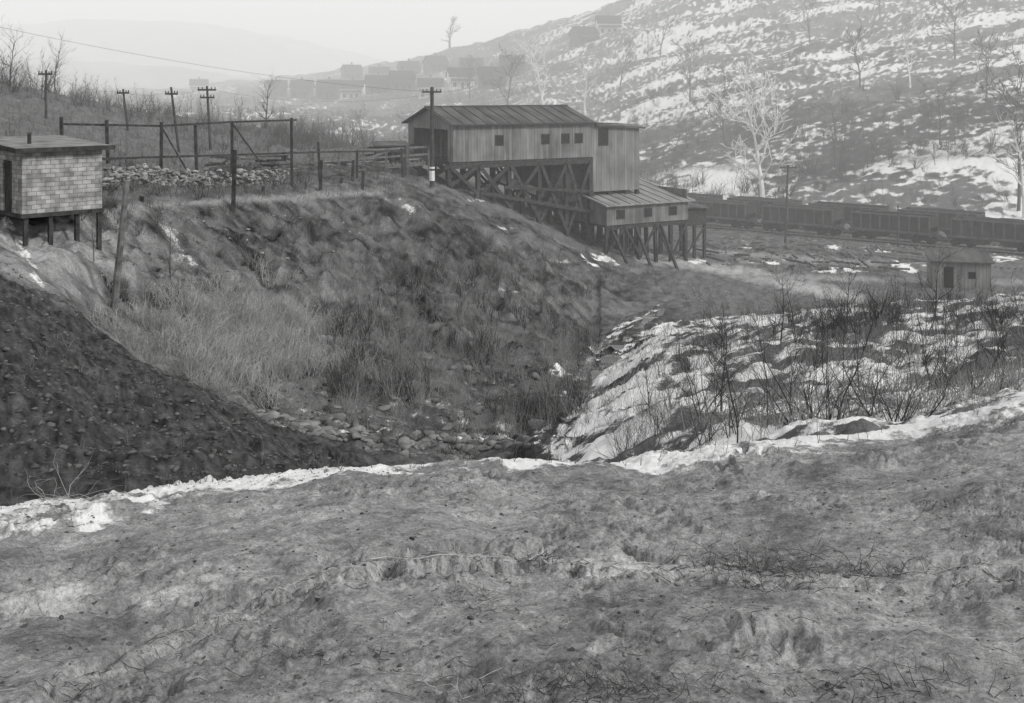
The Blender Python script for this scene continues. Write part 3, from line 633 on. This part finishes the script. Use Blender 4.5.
# approach trestle with railings
e0=Vector((-16.6,85.5,-6.15)); e1=Vector((*tl(-.3,4.5),ZB+.02)); dv=(e1-e0); dn=dv.normalized(); sd=Vector((-dn.y,dn.x,0)).normalized()
mt=MB(); L0=dv.length
for k in range(int(L0/.6)):
    c=e0+dn*(k*.6); mt.beam(c-sd*1.3,c+sd*1.3,.2,.14)
for s_ in (-1.1,1.1):
    mt.beam(e0+sd*s_-Vector((0,0,.24)),e1+sd*s_-Vector((0,0,.24)),.3,.34)
for k in range(0,int(L0/3)+1):
    c=e0+dn*(k*3)
    for s_ in (-1.5,1.5):
        p=c+sd*s_; g=ground(p.x,p.y)
        mt.beam((p.x,p.y,min(g,p.z-.3)-.4),(p.x,p.y,p.z+(1.3)),.18)
for s_ in (-1.5,1.5):
    for hh in (.6,1.25): mt.beam(e0+sd*s_+Vector((0,0,hh)),e1+sd*s_+Vector((0,0,hh)),.08,.18)
mt.make('mine_track_trestle',M_timberL)
mr=MB()
for s_ in (-.5,.5): mr.beam(e0-dn*14+sd*s_+Vector((0,0,.13)),e1+sd*s_+Vector((0,0,.13)),.07,.12)
mr.make('mine_rail',M_rail)
# ---------------------------------------------------------------- utility poles
def pole(name,base,top,arms=((.3,2.2),),r=.14,mat=M_pole,band=False,armdir=(1,.1)):
    e=empty(name,base); T=Vector(top)-Vector(base); m_=MB(); m_.cyl((0,0,-.6),T,r,r*.7,8); m_.make('pole_shaft',mat,e)
    if arms:
        m_=MB(); dn_=T.normalized(); ad=Vector((armdir[0],armdir[1],0)).normalized()
        for dd,wd in arms:
            c=T-dn_*dd+Vector((0,-r,0)); m_.beam(c-ad*wd/2,c+ad*wd/2,.1,.14)
            for q_ in (-.45,-.25,.25,.45): m_.cyl(c+ad*wd*q_+Vector((0,0,.06)),c+ad*wd*q_+Vector((0,0,.22)),.045,.035,6)
        m_.make('crossarms',M_pole,e)
    if band:
        m_=MB(); m_.cyl(T*.06,T*.16,r*1.12,r*1.1,8); m_.cyl(T*.18,T*.2,r*1.1,r*1.1,8); m_.make('white_band',M_white,e)
    return e
def upole(u,Y,vtop,dut=0,**k):
    b_=site(u,Y); t_=pt(u+dut,vtop,Y); return pole('utility_pole',b_,t_,**k)
upole(432,90,87,0,arms=((.4,1.6),),r=.2,band=True)
pb=site(112,40.3); pole('leaning_post',pb,pt(127,181,40.3),arms=None,r=.15,mat=M_timberL)
upole(211,86,86,-4,arms=((.3,1.4),(.9,1.1)),r=.12); upole(180,80,87,-9,arms=((.5,.9),),r=.11); upole(46,80,70,0,arms=((.3,1.0),),r=.11); upole(129,84,89,-6,arms=((.3,.9),),r=.11)
upole(785,128,165,3,arms=((.3,2),)); upole(898,124,205,0,arms=None,r=.12); upole(682,112,202,-4,arms=None,r=.12); upole(648,330,30,0)
S=[]
def wire(p,q_,sag,r=.012,n=14):
    p=np.array(p);q_=np.array(q_)
    pr=p
    for i in range(1,n+1):
        t=i/n; c=p*(1-t)+q_*t; c[2]-=sag*4*t*(1-t); S.append([*pr,*c,r,r]); pr=c
wire(pt(-120,0,60),pt(432,92,90),.8,.009); wire(pt(46,73,80),pt(124,92,84),.4,.006); wire(pt(124,92,84),pt(172,91,80),.3,.006); wire(pt(172,91,80),pt(207,89,86),.2,.006); wire(pt(207,89,86),pt(432,94,90),.8,.006)
segmesh('overhead_wires',np.array(S),M_pole)
# ---------------------------------------------------------------- timber trestle / pipe supports on the bench
m_=MB()
def line3(pts,w,h):
    for a_,c_ in zip(pts[:-1],pts[1:]): m_.beam(a_,c_,w,h)
line3([pt(60,124,66),pt(160,126,69),pt(232,122,72),pt(296,120,76)],.1,.13)
line3([pt(100,159,64),pt(160,157,68),pt(232,155,72),pt(320,152,80),pt(402,151,90)],.1,.13)
for u,Y,v in ((62,66,117),(108,67,120),(161,69,122),(197,70,125),(232,72,121),(292,76,118),(320,80,142),(357,84,150),(403,90,148)):
    x,y,z=site(u,Y); p=pt(u+random.uniform(-2,2),v,Y); m_.beam((x,y,z-.5),p,.17)
line3([pt(232,123,72.3),pt(262,165,72.6)],.08,.1); line3([pt(161,126,69.3),pt(190,176,70)],.08,.1)
m_.make('pipe_trestle',M_timber)
m_=MB()
for u,Y,vt in ((233,61,150),(320,76,160),(352,82,160),(362,80,172),(140,55,196),(262,70,186),(340,79,178),(95,52,190)):
    x,y,z=site(u,Y); m_.beam((x,y,z-.4),(x+.1,y,-(vt-HV)/F*Y),.2)
m_.make('fence_posts',M_timber)
m_=MB(); rng=np.random.default_rng(12)
for i in range(85):
    u=rng.uniform(205,375); Y=np.interp(u,[205,375],[74,92])+rng.uniform(-3,3); x,y,z=site(u,Y); a=rng.normal(0,.5); l=rng.uniform(.8,2.6); zz=z+rng.uniform(.08,1.0)
    m_.beam((x,y,zz),(x+l*math.cos(a),y+l*math.sin(a),zz+rng.normal(0,.25)),.14,.16)
m_.make('timber_pile',M_timberL)
m_=MB()
for i in range(70): # scrap lumber in the yard
    u=rng.uniform(700,930); Y=rng.uniform(104,122); x,y,z=site(u,Y); a=rng.uniform(0,3.1); l=rng.uniform(.8,3.4); zz=z+rng.uniform(.08,.6)
    m_.beam((x,y,zz),(x+l*math.cos(a),y+l*math.sin(a),zz+rng.normal(0,.25)),.16,.2)
m_.make('scrap_lumber',M_timberL)
def shack(name,u,Y,w,l,h,ang,mat,roofm,roof='gable',base=None,door=True,rise=.6):
    x,y,z=site(u,Y); z=base if base is not None else z-.1; e=empty(name,(x,y,z),ang)
    q=MB(); q.box(0,l,0,w,-.5,h)
    q.make('walls',mat,e); q=MB(); o=.25
    q.hexa([(-o,-o,h+.02),(l+o,-o,h+.02),(l+o,w+o,h+rise),(-o,w+o,h+rise)],[(-o,-o,h+.12),(l+o,-o,h+.12),(l+o,w+o,h+rise+.1),(-o,w+o,h+rise+.1)])
    q.make('roof',roofm,e)
    q=MB()
    if door: q.box(l*.2,l*.2+.8,-.03,-.003,.05,min(1.9,h-.1))
    q.box(l*.62,l*.62+.6,-.03,-.003,h*.4,h*.4+.6); q.make('door_and_window',M_dark,e); return e
shack('timber_shack',376,94,2.4,2.6,2.0,.2,M_timber,M_roof,'shed',rise=.25)
shack('yard_shed',932,98,4,4.9,2.3,-.25,M_wall,M_roof,'shed',base=-17.6,rise=.6)
# ---------------------------------------------------------------- block shed at left
c=pt(22,152,42); ang=math.radians(45); e=empty('block_shed',(c[0],c[1],0),ang)
zb,zt=-4.75,-2.36
m,nt,bb=newmat('block_masonry'); N=nt.nodes; L=nt.links
tcn=N.new('ShaderNodeTexCoord'); spx=N.new('ShaderNodeSeparateXYZ'); L.new(tcn.outputs['Object'],spx.inputs[0])
ad=N.new('ShaderNodeMath'); ad.operation='SUBTRACT'; L.new(spx.outputs['X'],ad.inputs[0]); L.new(spx.outputs['Y'],ad.inputs[1])
cb=N.new('ShaderNodeCombineXYZ'); L.new(ad.outputs[0],cb.inputs[0]); L.new(spx.outputs['Z'],cb.inputs[1])
br=N.new('ShaderNodeTexBrick'); L.new(cb.outputs[0],br.inputs['Vector']); br.inputs['Scale'].default_value=1; br.inputs['Brick Width'].default_value=.36; br.inputs['Row Height'].default_value=.17; br.inputs['Mortar Size'].default_value=.010
br.inputs['Color1'].default_value=grey(.28); br.inputs['Color2'].default_value=grey(.45); br.inputs['Mortar'].default_value=grey(.17)
n_=N.new('ShaderNodeTexNoise'); n_.inputs['Scale'].default_value=2.5; n_.inputs['Detail'].default_value=7; L.new(tcn.outputs['Object'],n_.inputs['Vector'])
cr_=N.new('ShaderNodeValToRGB'); cr_.color_ramp.elements[0].position=.35; cr_.color_ramp.elements[0].color=grey(.5); cr_.color_ramp.elements[1].position=.65; cr_.color_ramp.elements[1].color=grey(1)
L.new(n_.outputs['Fac'],cr_.inputs[0]); mu=N.new('ShaderNodeMix'); mu.data_type='RGBA'; mu.blend_type='MULTIPLY'; mu.inputs[0].default_value=1; L.new(br.outputs['Color'],mu.inputs[6]); L.new(cr_.outputs[0],mu.inputs[7]); L.new(mu.outputs[2],bb.inputs['Base Color'])
bpn=N.new('ShaderNodeBump'); bpn.inputs['Strength'].default_value=.6; bpn.inputs['Distance'].default_value=.02; bpn.invert=True; L.new(br.outputs['Fac'],bpn.inputs['Height']); L.new(bpn.outputs[0],bb.inputs['Normal'])
q=MB(); q.box(0,3.15,0,.2,zb,zt); q.box(2.95,3.15,.2,4.6,zb,zt); q.box(0,2.95,4.4,4.6,zb,zt); q.box(0,.18,.2,1.0,zb,zt-.02); q.box(0,.18,1.9,4.4,zb,zt-.02); q.box(0,.18,1.0,1.9,zb+2.0,zt-.02); q.make('block_walls',m,e)
q=MB(); q.box(.06,.1,1.0,1.9,zb,zb+2.0); q.make('plank_door',M_timber,e)
q=MB(); q.hexa([(-.35,-.35,zt),(3.5,-.35,zt),(3.5,4.9,zt+.28),(-.35,4.9,zt+.28)],[(-.35,-.35,zt+.12),(3.5,-.35,zt+.12),(3.5,4.9,zt+.4),(-.35,4.9,zt+.4)]); q.make('felt_roof',noise_mat('roof_felt',.12,.26,1.5,5),e)
q=MB(); q.beam((-.38,-.37,zt+.06),(3.52,-.37,zt+.06),.05,.18); q.beam((-.37,-.37,zt+.06),(-.37,4.92,zt+.34),.05,.18); q.make('fascia',M_timber,e)
q=MB(); q.cyl((.9,1.6,zt+.1),(.9,1.6,zt+.6),.08,.08,8); q.cyl((.9,1.6,zt+.62),(.9,1.6,zt+.68),.14,.03,8); q.make('stove_pipe',M_steel,e)
q=MB(); q.box(-.05,3.2,-.05,4.65,zb-.16,zb-.003)
for t in (.1,1.05,2.1,3.0):
    for w in (.05,4.4): q.box(t,t+.16,w,w+.16,zb-2.2,zb-.16)
q.make('sill_and_posts',M_timber,e)
# ---------------------------------------------------------------- hopper cars & tracks
T0=Vector((54,122,0)); T1=Vector((27,143,0)); td=(T1-T0).normalized(); tn_=Vector((td.y,-td.x,0)); RZ=-17.75
def tpos(s_,o_): 
    p=T0+td*s_+tn_*o_; return p
tr=MB(); ti=MB()
for o_ in (0,6.0,-6.0,-11.0):
    for s_ in (-.72,.72):
        tr.beam(tuple(tpos(-60,o_+s_))[:2]+(RZ,),tuple(tpos(75,o_+s_))[:2]+(RZ,),.09,.15)
    for k in range(215):
        c=tpos(-60+k*.63,o_); ti.beam((c.x-tn_.x*1.3,c.y-tn_.y*1.3,RZ-.15),(c.x+tn_.x*1.3,c.y+tn_.y*1.3,RZ-.15),.24,.16)
tr.make('railroad_rails',M_rail); ti.make('railroad_ties',M_timber)
bl=MB()
a0=tpos(-60,-13);a1=tpos(-60,8.2);a2=tpos(75,8.2);a3=tpos(75,-13)
bl.hexa([(a0.x,a0.y,-19.5),(a1.x,a1.y,-19.5),(a2.x,a2.y,-19.5),(a3.x,a3.y,-19.5)],[(a0.x,a0.y,RZ-.2),(a1.x,a1.y,RZ-.2),(a2.x,a2.y,RZ-.2),(a3.x,a3.y,RZ-.2)]); bl.make('railroad_ballast',noise_mat('ballast',.05,.24,.5,8,bump=.3))
M_coal=noise_mat('coal',.015,.05,4,5,bump=.4)
def hopper(p,ang,mat,load=True):
    e=empty('hopper_car',(p.x,p.y,RZ+.08),ang); L2=4.6; w=1.45
    q=MB()
    zt=3.15; zb=1.25
    q.box(-L2,L2,-w,-w+.06,zb,zt); q.box(-L2,L2,w-.06,w,zb,zt)
    q.box(-L2,-L2+.06,-w+.06,w-.06,1.9,zt); q.box(L2-.06,L2,-w+.06,w-.06,1.9,zt)
    for sg in (-1,1):
        q.hexa([(sg*L2*.98,-w+.07,1.88),(sg*L2*.98,w-.07,1.88),(sg*L2*.98,w-.07,1.95),(sg*L2*.98,-w+.07,1.95)],[(sg*2.2,-w+.07,.75),(sg*2.2,w-.07,.75),(sg*2.2,w-.07,.82),(sg*2.2,-w+.07,.82)])
        q.hexa([(sg*2.2,-w*.8,.45),(sg*1.0,-w*.8,.45),(sg*1.0,w*.8,.45),(sg*2.2,w*.8,.45)],[(sg*2.9,-w+.08,zb),(sg*.3,-w+.08,zb),(sg*.3,w-.08,zb),(sg*2.9,w-.08,zb)])
    q.make('car_body',mat,e)
    q=MB()
    for sg in (-1,1):
        y=sg*(w+.08)
        q.beam((-L2,y,zt+.02),(L2,y,zt+.02),.18,.18); q.beam((-L2,y,zb),(L2,y,zb),.16,.24)
        for x in np.linspace(-L2+.1,L2-.1,9): q.box(x-.08,x+.08,min(y-.075,y+.075),max(y-.075,y+.075),zb+.122,zt-.073)
    q.box(-L2-.35,L2+.35,-.18,.18,.85,1.15); q.box(-L2-.12,-L2-.003,-w,w,.95,1.3); q.box(L2+.003,L2+.12,-w,w,.95,1.3)
    q.box(-L2-.8,-L2-.35,-.12,.12,.88,1.1); q.box(L2+.35,L2+.8,-.12,.12,.88,1.1)
    q.make('ribs_and_sills',M_rib,e)
    q=MB()
    for cx in (-3.5,3.5):
        for sg in (-1,1):
            q.beam((cx-1.1,sg*1.0,.48),(cx+1.1,sg*1.0,.48),.12,.16); q.beam((cx-.9,sg*1.0,.48),(cx-.3,sg*1.0,.85),.1,.1); q.beam((cx+.9,sg*1.0,.48),(cx+.3,sg*1.0,.85),.1,.1); q.beam((cx-.35,sg*1.0,.86),(cx+.35,sg*1.0,.86),.14,.14)
            for ax_ in (-.85,.85): q.cyl((cx+ax_,sg*.66,.42),(cx+ax_,sg*.8,.42),.42,.42,16)
        q.box(cx-.2,cx+.2,-1,1,.55,.85)
        for ax_ in (-.85,.85): q.cyl((cx+ax_,-.66,.42),(cx+ax_,.66,.42),.07,.07,6)
    q.make('trucks_and_wheels',M_dark,e)
    if load:
        q=MB(); rg=random.Random(int(p.x*7)); n=10; vs=[];fs=[]
        for i in range(n):
            for j in range(5):
                x=-L2+.1+i*(2*L2-.2)/(n-1); y=-w+.08+j*(2*w-.16)/4
                z=2.7+(.75 if 0<i<n-1 and 0<j<4 else 0)*(.7+.5*rg.random())-(.1 if j in(1,3) else 0); vs.append((x,y,z))
        fs=[(i*5+j,i*5+j+1,(i+1)*5+j+1,(i+1)*5+j) for i in range(n-1) for j in range(4)]
        q.poly(vs,fs); q.make('coal_load',M_coal,e)
    return e
ang_=math.atan2(td.y,td.x)
for k in range(9): hopper(tpos(-34+k*11.4,0),ang_,(M_steel,M_steel2)[k%2],load=k%3!=1)
for k in range(5): hopper(tpos(8+k*11.4,6.0),ang_,(M_steel2,M_steel)[k%2],load=k%2==0)
# mine car
mp=e0-dn*3; e=empty('mine_car',(mp.x,mp.y,mp.z+.18),math.atan2(dn.y,dn.x)); q=MB()
q.hexa([(-1,-.45,.35),(1,-.45,.35),(1,.45,.35),(-1,.45,.35)],[(-1.2,-.65,1.0),(1.2,-.65,1.0),(1.2,.65,1.0),(-1.2,.65,1.0)]); q.box(-1.35,1.35,-.12,.12,.22,.34)
for x in (-.5,.5):
    for y in (-.5,.42): q.cyl((x,y,.2),(x,y+.08,.2),.2,.2,12)
for x in (-.9,0,.9): q.box(x-.05,x+.05,-.72,-.6,.4,1.02)
q.make('car_tub',M_steel,e)
# ---------------------------------------------------------------- company houses on the hill
M_h1=noise_mat('house_wall_light',.6,.8,2,3); M_h2=noise_mat('house_wall_grey',.07,.14,2,3); M_hr=noise_mat('house_roof',.015,.04,2,3)
def house(u,Y,l,w,h,ang,mat):
    x,y,z=site(u,Y); e=empty('company_house',(x,y,z+.4),ang); r=2.8
    q=MB(); q.box(0,l,0,w,-3,h); q.poly([(0,0,h+.003),(0,w,h+.003),(0,w/2,h+r),(l,0,h+.003),(l,w,h+.003),(l,w/2,h+r)],[(0,1,2),(3,5,4)]); q.make('walls',mat,e)
    q=MB(); o=.4; k=r*o/(w/2)
    q.hexa([(-o,-o,h-k),(l+o,-o,h-k),(l+o,w/2,h+r),(-o,w/2,h+r)],[(-o,-o,h-k+.15),(l+o,-o,h-k+.15),(l+o,w/2,h+r+.15),(-o,w/2,h+r+.15)])
    q.hexa([(-o,w+o,h-k),(-o,w/2+.003,h+r),(l+o,w/2+.003,h+r),(l+o,w+o,h-k)],[(-o,w+o,h-k+.15),(-o,w/2+.003,h+r+.15),(l+o,w/2+.003,h+r+.15),(l+o,w+o,h-k+.15)])
    q.hexa([(.2,-2.0,h*.62),(l-.2,-2.0,h*.62),(l-.2,-.01,h*.8),(.2,-.01,h*.8)],[(.2,-2.0,h*.62+.1),(l-.2,-2.0,h*.62+.1),(l-.2,-.01,h*.8+.1),(.2,-.01,h*.8+.1)]); q.make('roof',M_hr,e)
    q=MB(); q.box(l*.45,l*.45+.8,w/2-.3,w/2+.3,h+1,h+r+1.3); q.make('chimney',M_rock,e)
    q=MB()
    for t in (.12,.68): q.box(l*t,l*t+1.2,-.04,-.003,.9,2.4); q.box(-.04,-.003,w*t,w*t+1.2,.9,2.4)
    q.box(l*.45,l*.45+1,-.04,-.003,0,2.2); q.make('windows_and_door',M_glass,e)
    q=MB()
    for t in (.25,l/2,l-.25): q.box(t-.08,t+.08,-1.95,-1.83,-1,h*.62)
    q.make('porch_posts',M_timberL,e)
rg=random.Random(3)
for u,Y,mm in ((418,385,M_h1),(450,372,M_h1),(480,360,M_h2),(392,400,M_h2),(368,405,M_h2),(340,415,M_h1),(316,425,M_h2),(578,400,M_h2),(598,405,M_h1),(290,440,M_h2),(430,460,M_h2),(462,430,M_h2),(402,480,M_h2),(370,490,M_h1),(266,450,M_h2),(500,390,M_h2),(190,540,M_h1),(345,520,M_h2)):
    house(u,Y,8.5,7,4.6,rg.uniform(-.1,.5),mm)
# ---------------------------------------------------------------- valley haze: scattering volume with added emission standing in for multiply scattered skylight
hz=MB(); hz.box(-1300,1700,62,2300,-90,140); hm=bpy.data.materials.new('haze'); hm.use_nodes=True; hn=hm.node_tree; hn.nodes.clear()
D=.0019
vo=hn.nodes.new('ShaderNodeOutputMaterial'); vs=hn.nodes.new('ShaderNodeVolumeScatter'); vs.inputs['Density'].default_value=D; vs.inputs['Color'].default_value=(1,1,1,1); vs.inputs['Anisotropy'].default_value=0
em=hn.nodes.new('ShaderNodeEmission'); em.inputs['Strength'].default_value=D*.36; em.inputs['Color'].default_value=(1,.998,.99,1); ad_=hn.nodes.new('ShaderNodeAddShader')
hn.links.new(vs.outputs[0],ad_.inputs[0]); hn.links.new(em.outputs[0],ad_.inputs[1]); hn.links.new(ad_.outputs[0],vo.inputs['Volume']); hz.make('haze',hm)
# ---------------------------------------------------------------- light, sky, camera
sd_=Vector((.66,-.45,.52)).normalized(); sun=bpy.data.lights.new('sun','SUN'); sun.energy=2.0; sun.angle=math.radians(6); sun.color=(1,.99,.98)
so=bpy.data.objects.new('sun',sun); so.rotation_euler=sd_.to_track_quat('Z','Y').to_euler(); scene.collection.objects.link(so)
w=bpy.data.worlds.new('World'); scene.world=w; w.use_nodes=True; nt=w.node_tree; N=nt.nodes; L=nt.links
sky=N.new('ShaderNodeTexSky'); sky.sky_type='NISHITA'; sky.sun_disc=False; sky.sun_elevation=math.asin(sd_.z); sky.sun_rotation=math.atan2(sd_.x,sd_.y); sky.dust_density=4; sky.air_density=1.5
bw=N.new('ShaderNodeRGBToBW'); L.new(sky.outputs[0],bw.inputs[0])
ma=N.new('ShaderNodeMath'); ma.operation='MULTIPLY_ADD'; L.new(bw.outputs[0],ma.inputs[0]); ma.inputs[1].default_value=.3; ma.inputs[2].default_value=4.5   # thin overcast veil over the clear sky
L.new(ma.outputs[0],N['Background'].inputs[0]); N['Background'].inputs[1].default_value=.14
cam=bpy.data.cameras.new('camera'); cam.sensor_width=36; cam.lens=F/1024*36; cam.shift_y=-(351.5-HV)/1024; cam.clip_end=12000; cam.clip_start=.05
co=bpy.data.objects.new('camera',cam); co.rotation_euler=(math.pi/2,0,0); scene.collection.objects.link(co); scene.camera=co
scene.view_settings.view_transform='Standard'; scene.view_settings.look='None'; scene.view_settings.exposure=0
print('verts',YY.size)
